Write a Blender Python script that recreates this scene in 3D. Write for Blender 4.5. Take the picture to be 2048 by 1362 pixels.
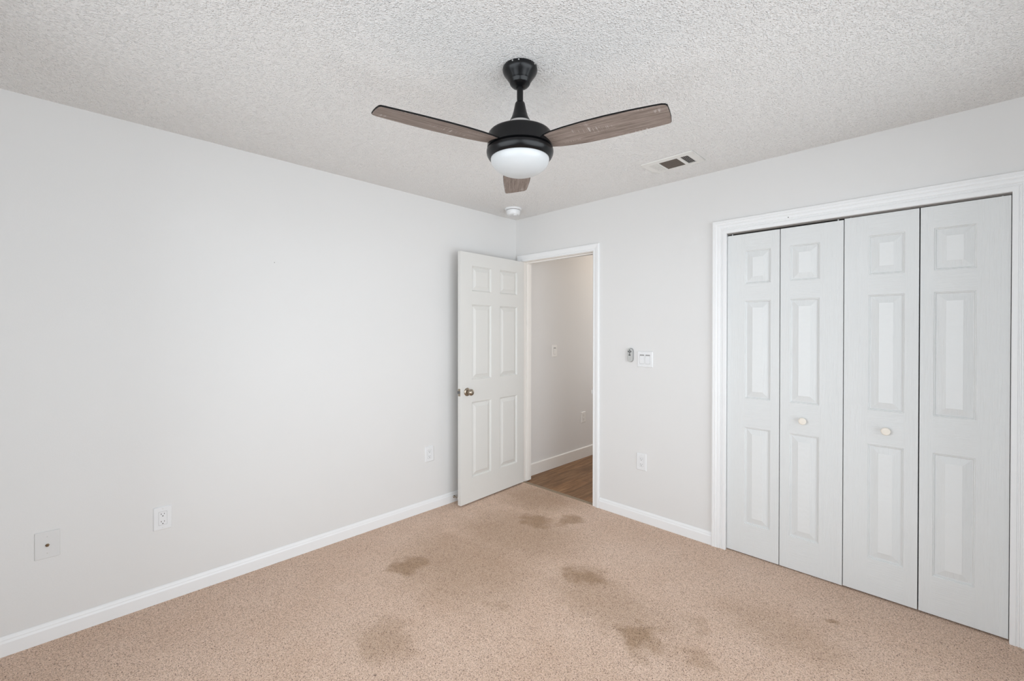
import bpy, bmesh, math, random
from mathutils import Vector, Matrix

for o in list(bpy.data.objects):
    bpy.data.objects.remove(o, do_unlink=True)
SC = bpy.context.scene
COL = SC.collection
PI = math.pi

# ------------------------------------------------------------------ camera
CAM_LOC = Vector((2.8956, -2.9837, 1.4025))
YAW, PITCH, ROLL, FPX, CY = 0.77925, -0.005955, 0.000647, 884.69, -13.757
cam = bpy.data.cameras.new('camera')
co = bpy.data.objects.new('camera', cam)
COL.objects.link(co)
F = Vector((-math.sin(YAW) * math.cos(PITCH), math.cos(YAW) * math.cos(PITCH), math.sin(PITCH)))
R = Vector((math.cos(YAW), math.sin(YAW), 0))
U = R.cross(F)
R2 = R * math.cos(ROLL) + U * math.sin(ROLL)
U2 = U * math.cos(ROLL) - R * math.sin(ROLL)
co.matrix_world = Matrix(((R2.x, U2.x, -F.x, CAM_LOC.x), (R2.y, U2.y, -F.y, CAM_LOC.y),
                          (R2.z, U2.z, -F.z, CAM_LOC.z), (0, 0, 0, 1)))
cam.sensor_fit = 'HORIZONTAL'
cam.sensor_width = 36.0
cam.lens = FPX / 2048 * 36.0
cam.shift_y = CY / 2048
cam.clip_start = 0.02
SC.camera = co

# ------------------------------------------------------------------ world, daylight, exposure
SC.view_settings.view_transform = 'Standard'
SC.view_settings.look = 'None'
SC.view_settings.gamma = 1.0
SC.view_settings.use_curve_mapping = False
SC.view_settings.exposure = 0.06
SC.cycles.max_bounces = 16
SC.cycles.diffuse_bounces = 10
SC.cycles.glossy_bounces = 6
SC.cycles.transparent_max_bounces = 16

w = bpy.data.worlds.new('World')
SC.world = w
w.use_nodes = True
bg = w.node_tree.nodes['Background']
bg.inputs['Color'].default_value = (0.80, 0.90, 1.0, 1)
bg.inputs['Strength'].default_value = 1.0

def area(name, loc, rot, sx, sy, power, color, spread=PI):
    l = bpy.data.lights.new(name, 'AREA')
    l.shape = 'RECTANGLE'
    l.size, l.size_y = sx, sy
    l.energy = power
    l.color = color
    l.spread = spread
    o = bpy.data.objects.new(name, l)
    o.location = loc
    o.rotation_euler = rot
    COL.objects.link(o)
    return o

RX, RY, H = 3.42, -3.45, 2.44            # the room runs x 0..RX, y RY..0
W1 = (0.60, 3.36, 0.15, 2.25)            # window in the wall behind the camera (x0, x1, z0, z1)
W2 = (-3.35, -0.35, 0.10, 2.28)          # window in the wall beside the camera (y0, y1, z0, z1)
DAY = (0.90, 0.955, 1.0)
area('daylight', ((W1[0] + W1[1]) / 2, RY - 0.22, (W1[2] + W1[3]) / 2), (PI / 2, 0, 0), 2.75, 2.1, 57, DAY)
area('daylight', (RX + 0.22, (W2[0] + W2[1]) / 2, (W2[2] + W2[3]) / 2), (PI / 2, 0, PI / 2), 3.0, 2.15, 71, DAY)
hl = bpy.data.lights.new('hallway_lamp', 'POINT')
hl.energy = 4.8
hl.color = (1.0, 0.80, 0.58)
hl.shadow_soft_size = 0.12
ho = bpy.data.objects.new('hallway_lamp', hl)
ho.location = (0.55, 1.75, 2.33)
COL.objects.link(ho)
area('hallway_fill', (0.55, 2.60, 1.5), (-PI / 2, 0, 0), 0.9, 1.8, 9.5, DAY)  # added fill that brightens the hallway; the end wall has no opening

# ------------------------------------------------------------------ materials
def mat(name):
    m = bpy.data.materials.new(name)
    m.use_nodes = True
    nt = m.node_tree
    return m, nt, nt.nodes, nt.links, nt.nodes['Principled BSDF']

def coords(N, L, scale=(1, 1, 1), rot=(0, 0, 0)):
    tc = N.new('ShaderNodeTexCoord')
    mp = N.new('ShaderNodeMapping')
    mp.inputs['Scale'].default_value = scale
    mp.inputs['Rotation'].default_value = rot
    L.new(tc.outputs['Object'], mp.inputs['Vector'])
    return mp.outputs['Vector']

def noise(N, L, vec, scale, detail=2.0, rough=0.5, dist=0.0):
    n = N.new('ShaderNodeTexNoise')
    n.inputs['Scale'].default_value = scale
    n.inputs['Detail'].default_value = detail
    n.inputs['Roughness'].default_value = rough
    n.inputs['Distortion'].default_value = dist
    L.new(vec, n.inputs['Vector'])
    return n.outputs['Fac']

def ramp(N, L, fac, stops, interp='LINEAR'):
    r = N.new('ShaderNodeValToRGB')
    r.color_ramp.interpolation = interp
    e = r.color_ramp.elements
    while len(e) < len(stops):
        e.new(0.5)
    for el, (p, c) in zip(e, stops):
        el.position = p
        el.color = (c, c, c, 1) if not isinstance(c, tuple) else (*c, 1)
    L.new(fac, r.inputs['Fac'])
    return r.outputs['Color']

def mixc(N, L, fac, a, b, mode='MIX'):
    m = N.new('ShaderNodeMix')
    m.data_type = 'RGBA'
    m.blend_type = mode
    for sock, v in ((m.inputs['Factor'], fac), (m.inputs[6], a), (m.inputs[7], b)):
        if isinstance(v, (int, float)):
            sock.default_value = v
        elif isinstance(v, tuple):
            sock.default_value = (*v, 1)
        else:
            L.new(v, sock)
    return m.outputs[2]

def math_(N, L, op, a, b=None, clamp=False):
    m = N.new('ShaderNodeMath')
    m.operation = op
    m.use_clamp = clamp
    for s, v in zip(m.inputs, (a, b)):
        if v is None:
            continue
        if isinstance(v, (int, float)):
            s.default_value = v
        else:
            L.new(v, s)
    return m.outputs[0]

def bump(N, L, b, height, strength, dist):
    n = N.new('ShaderNodeBump')
    n.inputs['Strength'].default_value = strength
    n.inputs['Distance'].default_value = dist
    L.new(height, n.inputs['Height'])
    L.new(n.outputs['Normal'], b.inputs['Normal'])
    return n

def plain(name, col, rough=0.5, metal=0.0, spec=0.5, var=0.03, vscale=6.0):
    m, nt, N, L, b = mat(name)
    v = coords(N, L)
    f = noise(N, L, v, vscale, 3)
    lo = tuple(c * (1 - var) for c in col)
    hi = tuple(min(1, c * (1 + var)) for c in col)
    L.new(mixc(N, L, f, lo, hi), b.inputs['Base Color'])
    b.inputs['Roughness'].default_value = rough
    b.inputs['Metallic'].default_value = metal
    b.inputs['Specular IOR Level'].default_value = spec
    return m

def wall_mat(name, col):
    m, nt, N, L, b = mat(name)
    v = coords(N, L)
    big = noise(N, L, v, 1.6, 4, 0.55)
    c = mixc(N, L, big, tuple(x * 0.985 for x in col), tuple(min(1, x * 1.015) for x in col))
    L.new(c, b.inputs['Base Color'])
    b.inputs['Roughness'].default_value = 0.55
    b.inputs['Specular IOR Level'].default_value = 0.35
    h = noise(N, L, v, 170, 3, 0.6)
    bump(N, L, b, h, 0.10, 0.002)
    return m

M_WALL = wall_mat('wall_paint', (0.695, 0.688, 0.677))
M_HALL = wall_mat('hallway_paint', (0.77, 0.755, 0.74))

def ceiling_mat():
    m, nt, N, L, b = mat('sprayed_ceiling_texture')
    v = coords(N, L)
    wn = N.new('ShaderNodeTexNoise')
    wn.inputs['Scale'].default_value = 60
    wn.inputs['Detail'].default_value = 2
    L.new(v, wn.inputs['Vector'])
    wm = N.new('ShaderNodeVectorMath')
    wm.operation = 'MULTIPLY_ADD'
    L.new(wn.outputs['Color'], wm.inputs[0])
    wm.inputs[1].default_value = (0.012, 0.012, 0.0)
    L.new(v, wm.inputs[2])
    def drops(scale, lo, hi):
        vo = N.new('ShaderNodeTexVoronoi')
        vo.feature = 'SMOOTH_F1'
        vo.inputs['Smoothness'].default_value = 0.25
        vo.inputs['Scale'].default_value = scale
        L.new(wm.outputs[0], vo.inputs['Vector'])
        return ramp(N, L, vo.outputs['Distance'], [(lo, 1.0), (hi, 0.0)])
    big, small = drops(120, 0.08, 0.50), drops(230, 0.08, 0.50)
    keep = ramp(N, L, noise(N, L, v, 45, 2), [(0.30, 0.15), (0.50, 1.0)])
    h = math_(N, L, 'ADD', math_(N, L, 'MULTIPLY', big, keep), math_(N, L, 'MULTIPLY', small, 0.55))
    base = mixc(N, L, noise(N, L, v, 1.2, 3), (0.79, 0.78, 0.765), (0.82, 0.81, 0.798))
    L.new(base, b.inputs['Base Color'])
    b.inputs['Roughness'].default_value = 0.7
    b.inputs['Specular IOR Level'].default_value = 0.35
    bump(N, L, b, h, 0.85, 0.0042)
    return m

M_CEIL = ceiling_mat()

def carpet_mat():
    m, nt, N, L, b = mat('speckled_tan_carpet')
    v = coords(N, L)
    # tufts
    vo = N.new('ShaderNodeTexVoronoi')
    vo.inputs['Scale'].default_value = 300
    vo.inputs['Randomness'].default_value = 1.0
    L.new(v, vo.inputs['Vector'])
    sep = N.new('ShaderNodeSeparateColor')
    L.new(vo.outputs['Color'], sep.inputs['Color'])
    tint = ramp(N, L, sep.outputs[0], [(0.0, (0.20, 0.13, 0.095)), (0.045, (0.34, 0.23, 0.17)), (0.09, (0.60, 0.425, 0.315)),
                                       (0.40, (0.72, 0.525, 0.403)), (0.7, (0.81, 0.607, 0.482)), (1.0, (0.92, 0.725, 0.595))])
    grain = noise(N, L, v, 520, 3, 0.7)
    tint = mixc(N, L, ramp(N, L, grain, [(0.36, 0.0), (0.56, 1.0)]), mixc(N, L, 1.0, tint, (0.76, 0.73, 0.70), 'MULTIPLY'), tint)
    # dark flecks
    fl = noise(N, L, v, 190, 2.0, 0.6)
    tint = mixc(N, L, ramp(N, L, fl, [(0.612, 0.0), (0.65, 0.9)]), tint, (0.145, 0.098, 0.078))
    # broad, soft wear
    wear = noise(N, L, v, 2.3, 4, 0.6)
    tint = mixc(N, L, ramp(N, L, wear, [(0.35, 0.0), (0.75, 0.5)]), tint, mixc(N, L, 1.0, tint, (0.86, 0.79, 0.72), 'MULTIPLY'))
    # spilled stains, each with its own spot and size
    warp = N.new('ShaderNodeTexNoise')
    warp.inputs['Scale'].default_value = 9
    warp.inputs['Detail'].default_value = 6
    L.new(v, warp.inputs['Vector'])
    add = N.new('ShaderNodeVectorMath')
    add.operation = 'MULTIPLY_ADD'
    L.new(warp.outputs['Color'], add.inputs[0])
    add.inputs[1].default_value = (0.27, 0.27, 0)
    L.new(v, add.inputs[2])
    total = None
    for (sx, sy, rx, ry, k) in STAINS:
        d = N.new('ShaderNodeVectorMath')
        d.operation = 'SUBTRACT'
        L.new(add.outputs[0], d.inputs[0])
        d.inputs[1].default_value = (sx + 0.135, sy + 0.135, 0)
        s = N.new('ShaderNodeVectorMath')
        s.operation = 'MULTIPLY'
        L.new(d.outputs[0], s.inputs[0])
        s.inputs[1].default_value = (1 / rx, 1 / ry, 0)
        ln = N.new('ShaderNodeVectorMath')
        ln.operation = 'LENGTH'
        L.new(s.outputs[0], ln.inputs[0])
        mr = N.new('ShaderNodeMapRange')
        mr.interpolation_type = 'SMOOTHERSTEP'
        mr.inputs['From Min'].default_value = 0.15
        mr.inputs['From Max'].default_value = 1.15
        mr.inputs['To Min'].default_value = k
        mr.inputs['To Max'].default_value = 0.0
        L.new(ln.outputs['Value'], mr.inputs['Value'])
        total = mr.outputs[0] if total is None else math_(N, L, 'MAXIMUM', total, mr.outputs[0])
    tint = mixc(N, L, total, tint, mixc(N, L, 1.0, tint, (0.57, 0.50, 0.395), 'MULTIPLY'))
    L.new(tint, b.inputs['Base Color'])
    b.inputs['Roughness'].default_value = 0.95
    b.inputs['Specular IOR Level'].default_value = 0.1
    b.inputs['Sheen Weight'].default_value = 0.15
    hgt = math_(N, L, 'ADD', math_(N, L, 'SUBTRACT', 1.0, vo.outputs['Distance']), math_(N, L, 'MULTIPLY', grain, 1.2))
    bump(N, L, b, hgt, 0.6, 0.003)
    return m

STAINS = [(0.742, -0.545, 0.23, 0.20, 1.0), (0.909, -0.380, 0.11, 0.13, 0.82), (0.609, -1.529, 0.17, 0.16, 0.95), (0.948, -1.540, 0.05, 0.05, 0.55),
          (1.435, -0.915, 0.19, 0.17, 0.95), (1.885, -1.125, 0.17, 0.15, 0.92), (0.682, -1.118, 0.17, 0.11, 0.48), (0.470, -0.200, 0.45, 0.40, 0.62),
          (2.495, -0.402, 0.055, 0.045, 0.80), (1.234, -1.425, 0.12, 0.07, 0.42), (1.065, -1.982, 0.22, 0.18, 0.50), (2.114, -1.083, 0.12, 0.09, 0.42),
          (0.820, -1.280, 0.66, 0.55, 0.55), (0.760, -0.780, 0.60, 0.50, 0.62), (2.040, -0.870, 0.10, 0.08, 0.35), (1.62, -1.02, 0.52, 0.26, 0.45), (2.35, -0.62, 0.42, 0.24, 0.34)]
M_CARPET = carpet_mat()

def wood_mat(name, dark, mid, light, axis_scale, rough=0.45, saw=False, planks=None):
    m, nt, N, L, b = mat(name)
    v = coords(N, L, axis_scale)
    g = noise(N, L, v, 1.0, 6, 0.62, 0.5)
    fine = noise(N, L, v, 4.5, 4, 0.7)
    f = math_(N, L, 'ADD', math_(N, L, 'MULTIPLY', g, 0.65), math_(N, L, 'MULTIPLY', fine, 0.35))
    c = ramp(N, L, f, [(0.34, dark), (0.50, mid), (0.66, light)])
    if saw:
        sv = coords(N, L, (150, 7, 1))
        s1 = noise(N, L, sv, 1.0, 2, 0.5)
        pv = coords(N, L, (5, 22, 1))
        patch = ramp(N, L, noise(N, L, pv, 1.0, 2), [(0.56, 0.0), (0.68, 1.0)])
        sf = math_(N, L, 'MULTIPLY', ramp(N, L, s1, [(0.52, 0.0), (0.60, 0.80)]), patch)
        c = mixc(N, L, sf, c, (0.50, 0.45, 0.42))
    if planks:
        br = N.new('ShaderNodeTexBrick')
        br.offset = 0.37
        br.inputs['Scale'].default_value = 1.0
        br.inputs['Brick Width'].default_value = planks[1]
        br.inputs['Row Height'].default_value = planks[0]
        br.inputs['Mortar Size'].default_value = 0.0012
        br.inputs['Color1'].default_value = (0.78, 0.78, 0.78, 1)
        br.inputs['Color2'].default_value = (1.15, 1.12, 1.08, 1)
        br.inputs['Mortar'].default_value = (0.45, 0.42, 0.40, 1)
        pv = coords(N, L, (1, 1, 1), (0, 0, PI / 2))
        L.new(pv, br.inputs['Vector'])
        c = mixc(N, L, 1.0, c, br.outputs['Color'], 'MULTIPLY')
    L.new(c, b.inputs['Base Color'])
    b.inputs['Roughness'].default_value = rough
    b.inputs['Specular IOR Level'].default_value = 0.25
    bump(N, L, b, fine, 0.15, 0.001)
    return m

M_BLADE = wood_mat('weathered_brown_wood', (0.125, 0.094, 0.078), (0.225, 0.178, 0.152), (0.330, 0.275, 0.243), (7, 120, 1), 0.6, saw=True)
M_VINYL = wood_mat('brown_plank_flooring', (0.125, 0.058, 0.022), (0.250, 0.130, 0.058), (0.400, 0.235, 0.120), (40, 3.2, 1), 0.4, planks=(0.18, 1.2))

M_TRIM = plain('white_trim_paint', (0.79, 0.793, 0.793), 0.36, spec=0.4, var=0.012)
M_DOOR = plain('hall_door_paint', (0.66, 0.652, 0.625), 0.38, spec=0.45, var=0.012)
M_JAMB = plain('jamb_paint', (0.83, 0.80, 0.76), 0.4, var=0.012)
M_PLATE = plain('white_plastic', (0.735, 0.74, 0.745), 0.35, var=0.008)
M_PLATE_DULL = plain('painted_plate', (0.665, 0.66, 0.652), 0.5, var=0.01)
M_GAP = plain('plate_joint', (0.30, 0.30, 0.295), 0.6)
M_HALLPLATE = plain('ivory_plastic', (0.86, 0.84, 0.81), 0.35)
M_DARK = plain('dark_slot', (0.02, 0.019, 0.018), 0.6)
M_BLACK = plain('satin_black_metal', (0.0045, 0.0045, 0.005), 0.27, spec=0.30, var=0.05)
M_BLACK_EDGE = plain('black_edge', (0.007, 0.0065, 0.0065), 0.6, spec=0.15)
M_NICKEL = plain('antique_nickel', (0.36, 0.31, 0.25), 0.28, metal=1.0, var=0.1)
M_STEEL = plain('brushed_steel', (0.62, 0.62, 0.62), 0.35, metal=1.0, var=0.05)
M_COPPER = plain('worn_brass', (0.22, 0.155, 0.095), 0.3, metal=1.0, var=0.2, vscale=300)
M_CREAM = plain('cream_knob_paint', (0.80, 0.745, 0.665), 0.6, spec=0.2, var=0.02, vscale=60)
M_GREY = plain('grey_remote_plastic', (0.46, 0.465, 0.45), 0.5)
M_CRADLE = plain('shaded_cradle_plastic', (0.26, 0.26, 0.255), 0.5)  # cradle darkened so its rim paints a shaded edge round the remote
M_DKGREY = plain('dark_grey_rubber', (0.11, 0.11, 0.11), 0.6)
M_VENT = plain('vent_enamel', (0.73, 0.72, 0.69), 0.4)
M_LOUVER = plain('brown_grey_vent', (0.115, 0.095, 0.078), 0.6, var=0.2, vscale=120)  # dark brown of the centre louvers, also used for the slot backing
M_TRACK = plain('closet_track_metal', (0.17, 0.155, 0.14), 0.6)
M_STRIP = plain('taupe_transition_strip', (0.26, 0.195, 0.13), 0.5, var=0.1, vscale=40)
M_CLOSET = plain('closet_paint', (0.35, 0.34, 0.33), 0.7)
M_OUT = plain('outdoor_render', (0.6, 0.6, 0.6), 0.8)

def grain_door(name, horizontal):
    m, nt, N, L, b = mat(name)
    col = (0.69, 0.70, 0.695)
    v = coords(N, L, (7, 7, 170) if horizontal else (170, 30, 5))
    g = noise(N, L, v, 1.0, 3, 0.55, 0.8)
    v2 = coords(N, L)
    L.new(mixc(N, L, noise(N, L, v2, 5, 3), tuple(c * 0.985 for c in col), tuple(c * 1.012 for c in col)), b.inputs['Base Color'])
    b.inputs['Roughness'].default_value = 0.42
    b.inputs['Specular IOR Level'].default_value = 0.25
    bump(N, L, b, ramp(N, L, g, [(0.40, 0.0), (0.60, 1.0)]), 0.40, 0.0012)
    return m

M_GV = grain_door('embossed_vertical_grain', False)
M_GH = grain_door('embossed_horizontal_grain', True)

def cathedral_mat():
    m, nt, N, L, b = mat('embossed_panel_grain')
    wv = N.new('ShaderNodeTexWave')
    wv.wave_type = 'RINGS'
    wv.inputs['Scale'].default_value = 9
    wv.inputs['Distortion'].default_value = 5
    wv.inputs['Detail'].default_value = 2
    L.new(coords(N, L, (4.5, 1, 1.0)), wv.inputs['Vector'])
    b.inputs['Base Color'].default_value = (0.82, 0.825, 0.82, 1)
    L.new(mixc(N, L, noise(N, L, coords(N, L), 5, 3), (0.70, 0.71, 0.705), (0.715, 0.725, 0.72)), b.inputs['Base Color'])
    b.inputs['Roughness'].default_value = 0.42
    bump(N, L, b, wv.outputs['Fac'], 0.25, 0.0012)
    return m
M_GP = cathedral_mat()

def glass_shade_mat():
    m, nt, N, L, b = mat('frosted_white_glass')
    v = coords(N, L)
    L.new(mixc(N, L, noise(N, L, v, 30, 2), (0.53, 0.545, 0.55), (0.54, 0.555, 0.56)), b.inputs['Base Color'])
    b.inputs['Roughness'].default_value = 0.3
    b.inputs['Subsurface Weight'].default_value = 0.2
    b.inputs['Subsurface Radius'].default_value = (0.02, 0.02, 0.02)
    return m
M_SHADE = glass_shade_mat()

def pane_mat():
    m, nt, N, L, b = mat('window_glass')
    out = [n for n in N if n.type == 'OUTPUT_MATERIAL'][0]
    tr = N.new('ShaderNodeBsdfTransparent')
    gl = N.new('ShaderNodeBsdfGlossy')
    gl.inputs['Roughness'].default_value = 0.02
    fr = N.new('ShaderNodeFresnel')
    fr.inputs['IOR'].default_value = 1.45
    mx = N.new('ShaderNodeMixShader')
    L.new(fr.outputs[0], mx.inputs[0])
    L.new(tr.outputs[0], mx.inputs[1])
    L.new(gl.outputs[0], mx.inputs[2])
    L.new(mx.outputs[0], out.inputs['Surface'])
    return m
M_PANE = pane_mat()

# ------------------------------------------------------------------ mesh helpers
class MB:
    def __init__(self):
        self.v, self.f, self.m = [], [], []

    def add(self, vs, fs, mi=0):
        n = len(self.v)
        self.v += [tuple(x) for x in vs]
        for f in fs:
            self.f.append([i + n for i in f])
            self.m.append(mi)
        return self

    def box(self, x0, x1, y0, y1, z0, z1, mi=0):
        vs = [(x, y, z) for z in (z0, z1) for y in (y0, y1) for x in (x0, x1)]
        return self.add(vs, [(0, 2, 3, 1), (4, 5, 7, 6), (0, 1, 5, 4), (2, 6, 7, 3), (0, 4, 6, 2), (1, 3, 7, 5)], mi)

    def prism(self, pts, axis, a0, a1, mi=0):
        """outline in the two other axes, swept along axis"""
        n = len(pts)
        def P(p, a):
            return {0: (a, p[0], p[1]), 1: (p[0], a, p[1]), 2: (p[0], p[1], a)}[axis]
        vs = [P(p, a0) for p in pts] + [P(p, a1) for p in pts]
        fs = [tuple(range(n))[::-1], tuple(range(n, 2 * n))]
        fs += [(i, (i + 1) % n, n + (i + 1) % n, n + i) for i in range(n)]
        return self.add(vs, fs, mi)

    def lathe(self, prof, seg=48, mi=0, M=None, cap=True):
        """profile of (r, z) round the z axis"""
        n = len(self.v)
        M = M or Matrix.Identity(4)
        rings = []
        for r, z in prof:
            if r < 1e-6:
                rings.append([len(self.v)])
                self.v.append(tuple(M @ Vector((0, 0, z))))
            else:
                ids = []
                for k in range(seg):
                    a = 2 * PI * k / seg
                    ids.append(len(self.v))
                    self.v.append(tuple(M @ Vector((r * math.cos(a), r * math.sin(a), z))))
                rings.append(ids)
        for A, B in zip(rings, rings[1:]):
            for k in range(seg):
                k2 = (k + 1) % seg
                if len(A) == 1 and len(B) == 1:
                    continue
                if len(A) == 1:
                    f = [A[0], B[k2], B[k]]
                elif len(B) == 1:
                    f = [A[k], A[k2], B[0]]
                else:
                    f = [A[k], A[k2], B[k2], B[k]]
                self.f.append(f)
                self.m.append(mi)
        for ring in (rings[0], rings[-1]):
            if cap and len(ring) > 1:
                self.f.append(list(ring))
                self.m.append(mi)
        return self

    def build(self, name, mats, parent=None, smooth=False, bevel=0.0, seg=2, angle=35):
        me = bpy.data.meshes.new(name)
        me.from_pydata(self.v, [], self.f)
        bm = bmesh.new()
        bm.from_mesh(me)
        bmesh.ops.remove_doubles(bm, verts=bm.verts, dist=1e-6)
        bmesh.ops.recalc_face_normals(bm, faces=bm.faces)
        bm.to_mesh(me)
        bm.free()
        for m in (mats if isinstance(mats, (list, tuple)) else [mats]):
            me.materials.append(m)
        for p, mi in zip(me.polygons, self.m):
            p.material_index = mi
        o = bpy.data.objects.new(name, me)
        COL.objects.link(o)
        if parent is not None:
            o.parent = parent
        if bevel:
            b = o.modifiers.new('bevel', 'BEVEL')
            b.width, b.segments, b.limit_method = bevel, seg, 'ANGLE'
            b.angle_limit = math.radians(30)
        if smooth:
            for p in me.polygons:
                p.use_smooth = True
            me.set_sharp_from_angle(angle=math.radians(angle))
        return o

def tag(o, label=None, cat=None, group=None, kind=None):
    for k, v in (('label', label), ('category', cat), ('group', group), ('kind', kind)):
        if v:
            o[k] = v
    return o

def thing(name, label, cat, loc, rot=(0, 0, 0), group=None, kind=None):
    o = bpy.data.objects.new(name, None)
    o.empty_display_size = 0.05
    o.location = loc
    o.rotation_euler = rot
    COL.objects.link(o)
    return tag(o, label, cat, group, kind)

def copy_tree(o, parent=None):
    c = o.copy()
    COL.objects.link(c)
    if parent is not None:
        c.parent = parent
    for ch in list(o.children):
        copy_tree(ch, c)
    return c

ST = 'structure'
# ------------------------------------------------------------------ shell
T = 0.115                               # partition thickness
DX0, DX1, DZ = 0.090, 0.861, 2.040      # hall doorway, clear opening
CX0, CX1, CZ = 1.880, 3.0965, 2.0265    # closet opening
HY = 2.7                                # hallway end
HX = 1.10

m = MB()
m.box(0, RX, RY, 0.005, -0.05, 0.0)
m.box(CX0 - 0.02, CX1 + 0.02, 0.005, 0.125, -0.05, 0.0)
tag(m.build('floor', M_CARPET), 'tan speckled carpet with brown stains covering the bedroom floor', 'carpet', kind=ST)
m = MB()
m.box(0, HX, 0.040, HY, -0.05, -0.006)
tag(m.build('floor_hallway', M_VINYL), 'brown wood plank flooring in the hallway beyond the open door', 'wood floor', kind=ST)
m = MB()
m.prism([(0.002, -0.02), (0.046, -0.02), (0.046, -0.002), (0.036, 0.0025), (0.012, 0.0035), (0.002, 0.000)], 0, DX0 - 0.012, DX1 + 0.012)
tag(m.build('trim_1', M_STRIP), 'taupe threshold strip between the tan carpet and hallway planks', 'threshold', kind=ST)
m = MB()
m.box(-0.12, RX + 0.12, RY - 0.12, T, H, H + 0.1)
tag(m.build('ceiling', M_CEIL), 'white sprayed texture ceiling above the bedroom', 'ceiling', kind=ST)
m = MB()
m.box(-0.12, HX + 0.12, T, HY + 0.12, H, H + 0.1)
tag(m.build('ceiling_hallway', M_WALL), 'plain ceiling above the hallway', 'ceiling', kind=ST)

m = MB()
m.box(-0.12, 0, RY - 0.12, T, -0.05, H)
wl = tag(m.build('wall_left', M_WALL), 'long plain white wall with two outlets and a cable plate', 'wall', kind=ST)
m = MB()
m.box(-0.12, 0, T, HY + 0.12, -0.05, H)
tag(m.build('wall_hallway', M_HALL), 'beige hallway wall seen through the open doorway', 'wall', kind=ST)
m = MB()
m.box(HX, HX + 0.12, T, HY + 0.12, -0.05, H)
m.box(0, HX, HY, HY + 0.12, -0.05, H)
tag(m.build('wall_hallway_end', M_HALL), 'unseen end of the beige hallway', 'wall', kind=ST)

J = 0.016
m = MB()
m.box(0, DX0 - J, 0, T, -0.05, H)
m.box(DX0 - J, DX1 + J, 0, T, DZ + J, H)
m.box(DX1 + J, CX0 - J, 0, T, -0.05, H)
m.box(CX0 - J, CX1 + J, 0, T, CZ + J, H)
m.box(CX1 + J, RX + 0.12, 0, T, -0.05, H)
tag(m.build('wall_back', M_WALL), 'white wall with the open doorway, light switch and closet', 'wall', kind=ST)

# closet interior
m = MB()
m.box(1.62, 1.72, T, 0.80, -0.05, H)
m.box(3.28, 3.38, T, 0.80, -0.05, H)
m.box(1.62, 3.38, 0.75, 0.85, -0.05, H)
m.box(1.62, 3.38, T, 0.85, H, H + 0.1)
m.box(1.62, 3.38, 0.125, 0.85, -0.10, -0.002)
tag(m.build('wall_closet', M_CLOSET), 'dark closet interior behind the bifold doors', 'closet interior', kind=ST)

# walls behind and beside the camera, each with its window
def window_wall(name, lab, horiz, W):
    m = MB()
    a0, a1, z0, z1 = W
    if horiz:   # wall along x at y = RY
        B = lambda p, q, r, s: m.box(p, q, RY - 0.12, RY, r, s)
        lo, hi = 0, RX
    else:
        B = lambda p, q, r, s: m.box(RX, RX + 0.12, p, q, r, s)
        lo, hi = RY - 0.12, 0
    B(lo, a0, -0.05, H); B(a1, hi, -0.05, H); B(a0, a1, -0.05, z0); B(a0, a1, z1, H)
    return tag(m.build(name, M_WALL), lab, 'wall', kind=ST)
window_wall('wall_near', 'white window wall behind the viewer', True, W1)
window_wall('wall_right', 'white window wall beside the closet', False, W2)

def window(name, lab, horiz, W):
    a0, a1, z0, z1 = W
    t = thing(name, lab, 'window', ((a0 + a1) / 2, RY - 0.06, z0) if horiz else (RX + 0.06, (a0 + a1) / 2, z0), (0, 0, 0 if horiz else PI / 2), kind=ST)
    hw, hh = (a1 - a0) / 2, z1 - z0
    f = MB()
    for x0, x1, q0, q1 in ((-hw, -hw + .05, 0, hh), (hw - .05, hw, 0, hh), (-hw + .05, hw - .05, 0, .05), (-hw + .05, hw - .05, hh - .05, hh), (-hw + .05, hw - .05, hh / 2 - .02, hh / 2 + .02)):
        f.box(x0, x1, -.04, .04, q0, q1)
    f.build('window_frame', M_TRIM, t)
    g = MB(); g.box(-hw + .05, hw - .05, -.003, .003, .05, hh / 2 - .02); g.build('window_pane', M_PANE, t)
    g = MB(); g.box(-hw + .05, hw - .05, -.003, .003, hh / 2 + .02, hh - .05); g.build('window_pane', M_PANE, t)
window('window_1', 'white framed sash window behind the viewer', True, W1)
window('window_2', 'white framed sash window beside the closet', False, W2)

# ------------------------------------------------------------------ baseboards
BB = [(0, 0), (.0125, 0), (.0125, .056), (.0085, .066), (.0088, .069), (.0055, .078), (.002, .083), (0, .083)]
m = MB(); m.prism(BB, 1, RY, 0.0)
tag(m.build('baseboard_left', M_TRIM), 'long white baseboard under the plain wall with the cable plate', 'baseboard', kind=ST)
m = MB(); m.prism([(-a, b) for a, b in BB], 0, 0.9275, 1.7965)
tag(m.build('baseboard_back', M_TRIM), 'short white baseboard between the doorway and the closet', 'baseboard', kind=ST)
m = MB(); m.prism([(-a, b) for a, b in BB], 0, CX1 + 0.0845, RX)
tag(m.build('baseboard_right', M_TRIM), 'white baseboard beyond the closet', 'baseboard', kind=ST)
m = MB(); m.prism([(0, -.006), (.014, -.006), (.014, .102), (.009, .108), (0, .108)], 1, T, HY)
tag(m.build('baseboard_hallway', M_JAMB), 'tall flat baseboard along the hallway plank floor', 'baseboard', kind=ST)

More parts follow.
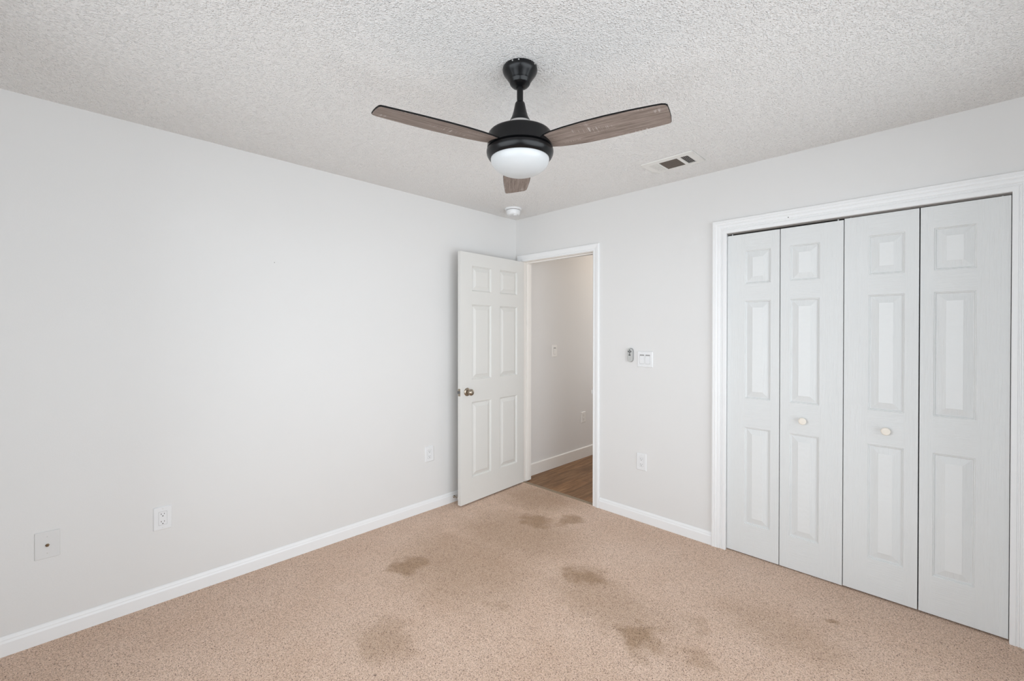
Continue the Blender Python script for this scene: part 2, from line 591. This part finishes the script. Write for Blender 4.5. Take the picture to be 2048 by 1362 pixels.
# ------------------------------------------------------------------ casings: a moulding profile mitred round three sides
def casing(name, prof, x0, x1, zt, mat_, lab):
    m = MB()
    n = len(prof)
    stations = []
    for k in range(4):
        ring = []
        for (wd, th) in prof:
            if k == 0: p = (x0 - wd, -th, 0.0)
            elif k == 1: p = (x0 - wd, -th, zt + wd)
            elif k == 2: p = (x1 + wd, -th, zt + wd)
            else: p = (x1 + wd, -th, 0.0)
            ring.append(p)
        stations.append(ring)
    vs = [p for r in stations for p in r]
    fs = []
    for k in range(3):
        for i in range(n):
            j = (i + 1) % n
            fs.append((k * n + i, k * n + j, (k + 1) * n + j, (k + 1) * n + i))
    fs.append(tuple(range(n)))
    fs.append(tuple(range(3 * n, 4 * n))[::-1])
    m.add(vs, fs)
    return tag(m.build(name, mat_), lab, 'door casing', kind=ST)

DPROF = [(0, 0), (0, .009), (.002, .0115), (.011, .0115), (.0125, .0085), (.016, .0085), (.019, .0115), (.034, .0155), (.044, .017), (.052, .017), (.056, .0145), (.057, .011), (.057, 0)]
casing('trim_2', DPROF, DX0 - .006, DX1 + .008, DZ + .003, M_TRIM, 'white moulded casing round the open hall doorway')
CPROF = [(0, 0), (0, .010), (.002, .0125), (.019, .0125), (.0205, .009), (.0235, .009), (.025, .0125), (.029, .0125), (.031, .009), (.034, .0095), (.037, .0135), (.050, .0150), (.052, .0138), (.055, .0138),
         (.058, .0170), (.067, .0180), (.069, .0165), (.072, .0165), (.074, .0185), (.082, .0180), (.086, .014), (.087, .010), (.087, 0)]
casing('trim_3', CPROF, CX0 + .002, CX1 - .002, CZ - .001, M_TRIM, 'wide fluted white casing round the closet opening')

# hall door jamb with its stop and strike plate
m = MB()
m.box(DX0 - J, DX0, 0.0, T, 0, DZ + J)
m.box(DX1, DX1 + J, 0.0, T, 0, DZ + J)
m.box(DX0, DX1, 0.0, T, DZ, DZ + J)
m.box(DX0, DX0 + .011, .045, .080, 0.004, DZ - .011)
m.box(DX1 - .011, DX1, .045, .080, 0.004, DZ - .011)
m.box(DX0, DX1, .045, .080, DZ - .011, DZ)
jamb = tag(m.build('trim_4', M_JAMB, bevel=.0012), 'cream painted jamb lining the open hall doorway', 'door jamb', kind=ST)
m = MB()
m.prism([(-.001, .887), (.030, .887), (.030, .943), (-.001, .943)], 0, DX1 - .0015, DX1 + .0005)
m.prism([(-.008, .900), (-.001, .900), (-.001, .930), (-.008, .930)], 0, DX1 - .0045, DX1 + .0005)
m.build('strike_plate', M_TRIM, jamb, bevel=.0008)
# closet jamb and track
m = MB()
m.box(CX0 - J, CX0, 0.0, T, 0, CZ + J)
m.box(CX1, CX1 + J, 0.0, T, 0, CZ + J)
m.box(CX0, CX1, 0.0, T, CZ, CZ + J)
cj = tag(m.build('trim_5', M_TRIM), 'white jamb lining the closet opening', 'closet jamb', kind=ST)
m = MB()
m.prism([(.012, CZ), (.060, CZ), (.060, CZ - .004), (.058, CZ - .004), (.058, CZ - .002), (.015, CZ - .002), (.015, CZ - .008), (.012, CZ - .008)], 0, CX0 + .002, CX1 - .002)
tr = m.build('closet_track', M_TRACK, cj)
tr['label'] = 'grey metal track above the bifold doors'

# ------------------------------------------------------------------ panelled door leaves
def panel_leaf(m, wd, z0, z1, th, xs, zs, rings, grain=False):
    """front face at y = 0 looking to -y, back at y = th; xs and zs are (lo, hi) panel bands"""
    xc = [0] + [v for b in xs for v in b] + [wd]
    zc = [z0] + [v for b in zs for v in b] + [z1]
    for i in range(len(xc) - 1):
        for j in range(len(zc) - 1):
            a, b, c, d = xc[i], xc[i + 1], zc[j], zc[j + 1]
            if i % 2 == 1 and j % 2 == 1:
                prev = None
                for k, (ins, dep) in enumerate(rings):
                    q = [(a + ins, dep, c + ins), (b - ins, dep, c + ins), (b - ins, dep, d - ins), (a + ins, dep, d - ins)]
                    if prev:
                        for s in range(4):
                            t = (s + 1) % 4
                            m.add([prev[s], prev[t], q[t], q[s]], [(0, 1, 2, 3)], 0)
                    prev = q
                m.add(prev, [(0, 1, 2, 3)], 2 if grain else 0)
            else:
                hor = grain and i % 2 == 1
                m.add([(a, 0, c), (b, 0, c), (b, 0, d), (a, 0, d)], [(0, 1, 2, 3)], 1 if hor else 0)
    # back and edges, with matching cuts along the border
    m.add([(0, th, z0), (wd, th, z0), (wd, th, z1), (0, th, z1)], [(0, 1, 2, 3)])
    for x in (0, wd):
        pts = [(x, 0, z) for z in zc] + [(x, th, z1), (x, th, z0)]
        m.add(pts, [tuple(range(len(pts)))])
    for z in (z0, z1):
        pts = [(x, 0, z) for x in xc] + [(wd, th, z), (0, th, z)]
        m.add(pts, [tuple(range(len(pts)))])

RINGS = [(0, 0), (.0035, .0060), (.0065, .0055), (.0105, .0120), (.0390, .0020), (.0415, .0005)]

# hall door, hinged at the doorway's corner side and swung open into the room
hinge = Vector((0.1118, -0.0101, 0))
ANG = math.radians(2.895)
# local x runs from the hinge to the free edge, local -y faces the room
door = thing('door_1', 'open white six panel hall door with antique nickel knob', 'door', hinge, (0, 0, -PI / 2 + ANG), kind=ST)
m = MB()
panel_leaf(m, 0.772, 0.013, 2.036, 0.035, [(.095, .322), (.429, .651)], [(.212, .824), (1.007, 1.617), (1.726, 1.931)], RINGS)
# the leaf is drawn with its face to -y; turn it so that the face looks into the room (+x of the world)
for i, (x, y, z) in enumerate(m.v):
    m.v[i] = (x, -y, z)
m.build('door_leaf', M_DOOR, door, bevel=.0012)
def knob_prof():
    return [(0.0, .066), (.010, .0655), (.018, .062), (.0245, .055), (.0265, .047), (.0245, .038), (.019, .031), (.0125, .026), (.0105, .018), (.0115, .012),
            (.020, .0105), (.029, .0075), (.0325, .004), (.033, 0.0)]
for side in (1, -1):
    m = MB()
    base = Matrix.Translation((.7045, 0.0 if side == 1 else -0.035, .9135)) @ Matrix.Rotation(-PI / 2 if side == 1 else PI / 2, 4, 'X')
    m.lathe(knob_prof(), 40, M=base)
    m.build('door_knob', M_NICKEL, door, smooth=True, angle=50)
m = MB()
m.box(.7715, .7735, -.030, -.005, .884, .943)
lp = m.build('latch_plate', M_NICKEL, door, bevel=.0006)
m = MB()
m.prism([(.7725, -.026), (.7725, -.009), (.782, -.011), (.785, -.024)], 2, .904, .924)
m.build('latch_bolt', M_DKGREY, lp, bevel=.0006)
for z in (.25, 1.02, 1.80):
    m = MB()
    m.lathe([(.0, .050), (.0055, .047), (.0055, -.047), (.0, -.050)], 16, M=Matrix.Translation((-.008, -.030, z)))
    m.box(-.012, .010, -.036, -.0335, z - .044, z + .044)
    m.build('hinge', M_NICKEL, door)

# closet bifold pairs
ZB = [(.196, .802), (.983, 1.591), (1.698, 1.904)]
def bifold(name, lab, xa, xm0, xm1, xb, up, first, dz=0.0):
    t = thing(name, lab, 'bifold door', (xa, .012, 0), kind=ST)
    zb = [(a + dz, b + dz) for a, b in ZB]
    for k, (x0, x1) in enumerate(((xa, xm0), (xm1, xb))):
        wd = x1 - x0
        wide = (k == 0)
        xs = [(.1045, .2475)] if wide else [(.0500, .1945)]
        m = MB()
        panel_leaf(m, wd, .006 + dz, up, .030, xs, zb, [(0, 0), (.0020, .0040), (.0050, .0030), (.0075, .0085), (.0100, .0095), (.0415, .0015), (.0430, .0008)], True)
        o = m.build('bifold_leaf', [M_GV, M_GH, M_GP], t, bevel=.001)
        o.location = (x0 - xa, 0, 0)
        if k == (1 if first else 0):
            kx = (.1180 if k == 1 else .1785)
            m = MB()
            m.lathe([(0, .0245), (.015, .0243), (.0185, .0232), (.0200, .0205), (.0192, .0170), (.0120, .0125), (.0080, .008), (.0085, .003), (.012, .0)], 32,
                    M=Matrix.Translation((kx, 0, .885)) @ Matrix.Rotation(PI / 2, 4, 'X'))
            kn = m.build('round_knob', M_CREAM, o, smooth=True, angle=50)
            kn['label'] = 'round cream knob'
        # guide pins that ride in the track
        px = (.026 if k == 0 else wd - .026)
        m = MB()
        m.lathe([(.0035, up - .002), (.0035, CZ - .004)], 12, M=Matrix.Translation((px, .013, 0)))
        m.build('guide_pin', M_PLATE, o)
    return t
bifold('door_2', 'white two leaf bifold closet door beside the light switch wall', 1.8815, 2.1770, 2.1808, 2.4838, 2.0105, True)
bifold('door_3', 'white two leaf bifold closet door at the far end from the switch', 2.4872, 2.7885, 2.7928, 3.0932, 2.0160, False, .003)

# ------------------------------------------------------------------ wall plates; local -y looks off the wall, z up, origin on the wall
def rounded(wd, ht, r, n=5):
    pts = []
    for cx, cz, a0 in ((wd / 2 - r, -ht / 2 + r, -PI / 2), (wd / 2 - r, ht / 2 - r, 0), (-wd / 2 + r, ht / 2 - r, PI / 2), (-wd / 2 + r, -ht / 2 + r, PI)):
        for k in range(n + 1):
            a = a0 + PI / 2 * k / n
            pts.append((cx + r * math.cos(a), cz + r * math.sin(a)))
    return pts

def plate_mesh(wd, ht, th, r=.003, slope=.004):
    m = MB()
    A, B, Cc = rounded(wd, ht, r), rounded(wd - .001, ht - .001, r), rounded(wd - 2 * slope, ht - 2 * slope, r)
    n = len(A)
    vs = [(x, 0.0, z) for x, z in A] + [(x, -th * .45, z) for x, z in B] + [(x, -th, z) for x, z in Cc]
    fs = [tuple(range(n))[::-1], tuple(range(2 * n, 3 * n))]
    for k in (0, 1):
        fs += [(k * n + i, k * n + (i + 1) % n, (k + 1) * n + (i + 1) % n, (k + 1) * n + i) for i in range(n)]
    return m.add(vs, fs)

def screw(parent, x, z, y):
    m = MB()
    m.lathe([(0, .0008), (.0022, .0007), (.003, 0)], 12, M=Matrix.Translation((x, y, z)) @ Matrix.Rotation(PI / 2, 4, 'X'))
    return m.build('screw', M_PLATE_DULL, parent)

def outlet(label, loc, rot, wd=.078, ht=.120, group=None, mats=None):
    pm = mats or M_PLATE
    t = thing('wall_outlet', label, 'outlet', loc, rot, group)
    plate_mesh(wd, ht, .0058).build('cover_plate', pm, t)
    m = MB()
    m.prism(rounded(.034, .0675, .0015), 1, -.0062, -.0010)
    rec = m.build('receptacle', pm, t, bevel=.0005)
    m = MB()                                  # the thin dark joint round the insert
    m.prism(rounded(.0354, .0690, .0016), 1, -.00588, -.0010)
    m.build('insert_gap', M_GAP, t)
    for s in (1, -1):
        zc = .0195 * s + .003
        for dx, hh in ((-.0063, .0075), (.0063, .0062)):
            m = MB()
            m.prism([(dx - .0011, zc - hh / 2), (dx + .0011, zc - hh / 2), (dx + .0011, zc + hh / 2), (dx - .0011, zc + hh / 2)], 1, -.0066, -.0055)
            m.build('slot', M_DARK, rec)
        m = MB()
        q = [(-.0024, zc - .0085), (-.0024, zc - .0115), (-.0014, zc - .0130), (.0014, zc - .0130), (.0024, zc - .0115), (.0024, zc - .0085)]
        m.prism(q, 1, -.0066, -.0055)
        m.build('slot', M_DARK, rec)
    for s in (1, -1):
        screw(t, 0, s * .0484, -.0056)
    return t

LEFTWALL = (0, 0, PI / 2)      # local -y -> +x
outlet('white duplex outlet beside the square cable plate on the plain wall', (0.0, -2.6285, .4328), LEFTWALL)
outlet('white duplex outlet on the plain wall near the open door', (0.0, -.9755, .4385), LEFTWALL)
outlet('white duplex outlet below the double switch plate', (1.2905, 0.0, .4402), (0, 0, 0), .079, .124)
outlet('beige hallway outlet low on the wall seen through the doorway', (0.0, 1.0785, .4440), LEFTWALL, mats=M_HALLPLATE)

def switch(label, loc, rot, gangs, wd, ht, pm):
    t = thing('light_switch', label, 'light switch', loc, rot)
    plate_mesh(wd, ht, .0058).build('cover_plate', pm, t)
    for g in range(gangs):
        cx = (g - (gangs - 1) / 2) * .0455
        m = MB()
        m.prism(rounded(.0355, .0690, .0015), 1, -.0059, -.001)
        for i, v in enumerate(m.v):
            m.v[i] = (v[0] + cx, v[1], v[2])
        m.build('insert_gap', M_GAP, t)
        m = MB()
        # rocker tilted at its middle
        m.add([(cx - .0165, -.0050, .0330), (cx + .0165, -.0050, .0330), (cx + .0165, -.0088, 0), (cx - .0165, -.0088, 0), (cx + .0165, -.0075, -.0330), (cx - .0165, -.0075, -.0330),
               (cx - .0165, -.001, .0330), (cx + .0165, -.001, .0330), (cx + .0165, -.001, -.0330), (cx - .0165, -.001, -.0330)],
              [(0, 3, 2, 1), (3, 5, 4, 2), (0, 1, 7, 6), (4, 5, 9, 8), (0, 6, 9, 5, 3), (1, 2, 4, 8, 7), (6, 7, 8, 9)])
        m.build('rocker', pm, t, bevel=.0006)
        for s in (1, -1):
            screw(t, cx, s * .0484, -.0056)
    return t
switch('white double rocker light switch beside the grey fan remote', (1.3170, 0.0, 1.1960), (0, 0, 0), 2, .122, .117, M_PLATE)
switch('single light switch on the hallway wall through the doorway', (0.0, .5700, 1.1975), LEFTWALL, 1, .080, .122, M_HALLPLATE)

# cable plate: square, painted over, with a threaded jack
t = thing('cable_plate', 'square painted cable plate with small brass jack, low on the wall', 'cable plate', (0.0, -3.0405, .4357), LEFTWALL)
plate_mesh(.0815, .122, .0045, .002, .0022).build('cover_plate', M_PLATE_DULL, t)
m = MB()
m.lathe([(.0070, 0.0), (.0070, .0035), (.0058, .0036), (.0048, .0040), (.0048, .0110), (.0042, .0115), (.0022, .0115), (.0020, .0080), (0, .0080)], 6,
        M=Matrix.Translation((0, -.0043, -.001)) @ Matrix.Rotation(PI / 2, 4, 'X'))
jk = m.build('jack', M_COPPER, t)
jk['label'] = 'small brass threaded jack'
for s in (1, -1):
    m = MB()
    m.lathe([(0, .0009), (.0018, .0008), (.0026, 0)], 12, M=Matrix.Translation((0, -.0043, s * .037)) @ Matrix.Rotation(PI / 2, 4, 'X'))
    m.build('screw', M_STEEL, t)

# fan remote in its wall cradle
t = thing('fan_remote', 'small grey pill shaped fan remote on the wall beside the switch', 'remote', (1.2010, 0.0, 1.2232))
m = MB()
m.prism(rounded(.0465, .105, .0230, 10), 1, -.008, 0.0)
m.build('wall_cradle', M_CRADLE, t, bevel=.002)
m = MB()
m.prism(rounded(.0425, .101, .0207, 10), 1, -.019, -.007)
bod = m.build('remote_body', M_GREY, t, bevel=.003, seg=3)
def disc(m, x, z, r, y0, y1, n=16):
    m.prism([(x + r * math.cos(2 * PI * k / n), z + r * math.sin(2 * PI * k / n)) for k in range(n)], 1, y0, y1)
for (x, z, r) in ((0, .037, .0055), (-.0095, .0265, .0058), (.0095, .0265, .0058), (0, .022, .0060), (0, .0095, .0050)):
    m = MB(); disc(m, x, z, r, -.0202, -.0185); m.build('button', M_DKGREY, bod, bevel=.0005)
m = MB(); m.prism(rounded(.0165, .0066, .001), 1, -.0197, -.0185); m.build('indicator_window', M_DARK, bod)

# door stop on the baseboard
m_ = Matrix.Rotation(PI / 2, 4, 'Y')
t = thing('door_stop', 'small dark metal door stop on the baseboard behind the door', 'door stop', (.0120, -.7420, .0450))
m = MB(); m.lathe([(0, 0), (.0105, 0), (.0105, .003), (.0085, .006), (.0050, .0085), (.0042, .0105), (.0042, .058), (0, .058)], 24, M=m_); m.build('rod', M_NICKEL, t, smooth=True)
m = MB(); m.lathe([(0, .056), (.0075, .056), (.0085, .060), (.0085, .067), (.0060, .071), (0, .072)], 24, M=m_); m.build('rubber_tip', M_PLATE, t, smooth=True)

# ------------------------------------------------------------------ smoke detector
t = thing('smoke_detector', 'round white smoke detector on the ceiling near the corner', 'smoke detector', (.2600, -.3010, H))
m = MB(); m.lathe([(0, 0), (.071, 0), (.0725, -.006), (.071, -.012), (.066, -.0145), (0, -.0145)], 56); m.build('mounting_base', M_PLATE, t, smooth=True)
m = MB(); m.lathe([(.0585, -.014), (.0585, -.019)], 56); m.build('vent_gap', M_DKGREY, t)
m = MB(); m.lathe([(0, -.018), (.0600, -.018), (.0600, -.030), (.0560, -.048), (.0490, -.056), (.0420, -.0585), (0, -.0590)], 56); body = m.build('detector_body', M_PLATE, t, smooth=True)
a = math.radians(-20)
m = MB(); m.lathe([(0, -.066), (.010, -.0655), (.0145, -.063), (.0155, -.052), (.0155, -.045)], 24, M=Matrix.Translation((.033 * math.cos(a), .033 * math.sin(a), 0)))
m.build('test_button', M_PLATE, body, smooth=True)

# ------------------------------------------------------------------ ceiling vent
VX0, VX1, VY0, VY1 = 1.5220, 1.8420, -.4530, -.2790
t = thing('ceiling_vent', 'white rectangular ceiling vent with dark louvers above the closet', 'vent', ((VX0 + VX1) / 2, (VY0 + VY1) / 2, H))
cxv, cyv = (VX0 + VX1) / 2, (VY0 + VY1) / 2
def vb(m, x0, x1, y0, y1, z0, z1, mi=0):
    m.box(x0 - cxv, x1 - cxv, y0 - cyv, y1 - cyv, z0, z1, mi)
m = MB()
oy0, oy1 = -.4120, -.2790 + .002
OP = [(1.5560, 1.6060), (1.6200, 1.7320), (1.7500, 1.7985)]
# frame face with three openings
vb(m, VX0, VX1, VY0, oy0, -.007, 0)
vb(m, VX0, VX1, oy1 + .0, VY1 + .028, -.007, 0)
xs_ = [VX0] + [v for o_ in OP for v in o_] + [VX1]
for k in range(0, len(xs_), 2):
    vb(m, xs_[k], xs_[k + 1], oy0, oy1, -.007, 0)
m.build('frame', M_VENT, t, bevel=.002)
m = MB()
for k in range(9):
    y = oy0 + (k + .5) * (oy1 - oy0) / 9 - cyv
    m.prism([(y - .0045, -.0010), (y - .0032, -.0010), (y + .0050, -.0072), (y + .0037, -.0072)], 0, OP[1][0] - cxv, OP[1][1] - cxv)
lv = m.build('louver_bank', M_LOUVER, t)
lv['label'] = 'dark brown centre louvers'
m = MB()
for k in range(6):                       # slats turned towards the room: only thin slots show between them
    x = OP[0][0] + (k + .5) * (OP[0][1] - OP[0][0]) / 6 - cxv
    m.prism([(x - .0033, -.0060), (x + .0033, -.0060), (x + .0028, -.0075), (x - .0033, -.0070)], 1, oy0 - cyv, oy1 - cyv, 0)
m.box(OP[0][0] - cxv, OP[0][1] - cxv, oy0 - cyv, oy1 - cyv, -.0056, -.0050, 1)  # dark sheet that puts shade between the slats
m.build('louver_bank', [M_VENT, M_LOUVER], t)
m = MB()
for k in range(5):
    x = OP[2][0] + (k + .5) * (OP[2][1] - OP[2][0]) / 5 - cxv
    m.prism([(x - .0048, -.0005), (x - .0036, -.0005), (x + .0050, -.0075), (x + .0038, -.0075)], 1, oy0 - cyv, oy1 - cyv)
m.build('louver_bank', M_VENT, t)
m = MB(); vb(m, VX0 + .02, VX1 - .02, oy0, oy1, -.0012, -.0002); m.build('duct_shade', M_DARK, t)  # flat dark sheet painted in place of the unlit duct

# ------------------------------------------------------------------ ceiling fan
FX, FY = 1.6860, -1.7150
fan = thing('ceiling_fan', 'black three blade ceiling fan with brown wood blades and white glass light', 'ceiling fan', (FX, FY, H))
def z(v): return v - H
m = MB()
m.lathe([(0, 0), (.0665, 0), (.0680, z(2.437)), (.0685, z(2.430)), (.0675, z(2.424)), (.0640, z(2.4165)), (.0585, z(2.4090)), (.0520, z(2.4000)), (.0470, z(2.3925)), (.0450, z(2.3895)),
         (.0440, z(2.3885)), (.0428, z(2.3860)), (.0395, z(2.3770)), (.0380, z(2.3745)), (.0365, z(2.3735)), (.0330, z(2.3690)), (.0240, z(2.3640)), (.0150, z(2.3620)), (0, z(2.3620))], 64)
can = m.build('canopy', M_BLACK, fan, smooth=True, angle=40)
for da in (-26, -5, 55):
    a = math.radians(-45.4 + da)
    m = MB()
    m.lathe([(0, .002), (.0028, .0015), (.0034, 0)], 12, M=Matrix.Translation((.0680 * math.cos(a), .0680 * math.sin(a), z(2.434))) @ Matrix.Rotation(a, 4, 'Z') @ Matrix.Rotation(PI / 2, 4, 'Y'))
    m.build('screw', M_STEEL, can)
m = MB(); m.lathe([(.0125, z(2.365)), (.0125, z(2.295))], 32); m.build('downrod', M_BLACK, fan, smooth=True)
m = MB(); m.lathe([(0, z(2.306)), (.0165, z(2.305)), (.0195, z(2.300)), (.0215, z(2.290)), (.0260, z(2.268)), (.0330, z(2.246)), (.0395, z(2.234)), (.0400, z(2.232)), (.0440, z(2.224)), (0, z(2.224))], 48)
m.build('coupling_cover', M_BLACK, fan, smooth=True)
m = MB(); m.lathe([(.0445, z(2.2245)), (.0455, z(2.218)), (.0450, z(2.192)), (.0, z(2.192))], 48)
cr = m.build('collar', M_STEEL, fan, smooth=True)
cr['label'] = 'bare steel collar'
m = MB()
m.lathe([(0, z(2.194)), (.048, z(2.193)), (.110, z(2.184)), (.121, z(2.180)), (.1250, z(2.175)), (.1258, z(2.168)), (.1285, z(2.140)), (.1295, z(2.122)), (.1240, z(2.119)), (0, z(2.119))], 96)
m.build('motor_housing', M_BLACK, fan, smooth=True, angle=40)
m = MB()
m.lathe([(0, z(2.116)), (.1270, z(2.116)), (.1318, z(2.112)), (.1322, z(2.106)), (.1305, z(2.097)), (.1265, z(2.089)), (.1200, z(2.0805)), (.1170, z(2.0795)), (.1150, z(2.084)), (0, z(2.086))], 96)
m.build('light_housing', M_BLACK, fan, smooth=True, angle=40)
m = MB()
prof = [(.1150, z(2.0835))]
for k in range(0, 17):
    a = k / 16 * PI / 2
    prof.append((.1155 * math.cos(a), z(2.079) - .0635 * math.sin(a)))
prof[-1] = (0, prof[-1][1])
m.lathe(prof, 72)
sh = m.build('light_shade', M_SHADE, fan, smooth=True)
sh['label'] = 'frosted white glass bowl light'
# blade: outline in (r, w), thin board with black top and edge, wood grain underneath
cw = [(.100, -.034), (.150, -.050), (.200, -.0565), (.280, -.0620), (.360, -.0635), (.440, -.0615), (.520, -.0560), (.548, -.0530), (.560, -.0480), (.5655, -.0400)]
cc = [(.5670, -.010), (.5665, .025), (.5630, .0520), (.5590, .0575), (.550, .0595), (.500, .0630), (.420, .0670), (.330, .0690), (.260, .0675), (.200, .0620), (.150, .0530), (.100, .036)]
out = cw + cc
n = len(out)
bl = MB()
th = .0055
ins = [(p[0] * .9985, p[1] * .985) for p in out]
bl.add([(x, y, -th / 2) for x, y in ins], [tuple(range(n))[::-1]], 0)
bl.add([(x, y, -th / 2) for x, y in ins] + [(x, y, -th / 2 + .0008) for x, y in out] + [(x, y, th / 2) for x, y in out],
       [(i, (i + 1) % n, n + (i + 1) % n, n + i) for i in range(n)] + [(n + i, n + (i + 1) % n, 2 * n + (i + 1) % n, 2 * n + i) for i in range(n)] + [tuple(range(2 * n, 3 * n))], 1)
RH = math.radians(44.648)
TILT = math.radians(9)
b0 = bl.build('blade', [M_BLADE, M_BLACK_EDGE], fan)
def place(o, deg):
    o.matrix_local = Matrix.Translation((0, 0, z(2.131))) @ Matrix.Rotation(RH + math.radians(deg), 4, 'Z') @ Matrix.Rotation(-TILT, 4, 'X')
place(b0, -29.2)
for deg in (90.8, 210.8):
    c = b0.copy()
    COL.objects.link(c)
    c.parent = fan
    place(c, deg)

# old nail holes, each a small dark hole in the surface it was driven into
def nail_hole(parent, loc, axis, r=.0022):
    m = MB()
    M = Matrix.Translation(loc) @ (Matrix.Rotation(PI / 2, 4, 'Y') if axis == 'X' else Matrix.Rotation(PI / 2, 4, 'X'))
    m.lathe([(0, .0004), (r, .0003), (r, -.004), (0, -.004)], 12, M=M)
    o = m.build('nail_hole', M_DKGREY, None)
    o.parent = parent
    o.matrix_parent_inverse = parent.matrix_world.inverted()
    return o
nail_hole(bpy.data.objects['wall_left'], (0.0, -2.0908, 1.8146), 'X')
nail_hole(bpy.data.objects['trim_3'], (2.2260, -.0150, 2.0660), 'Y', .0028)
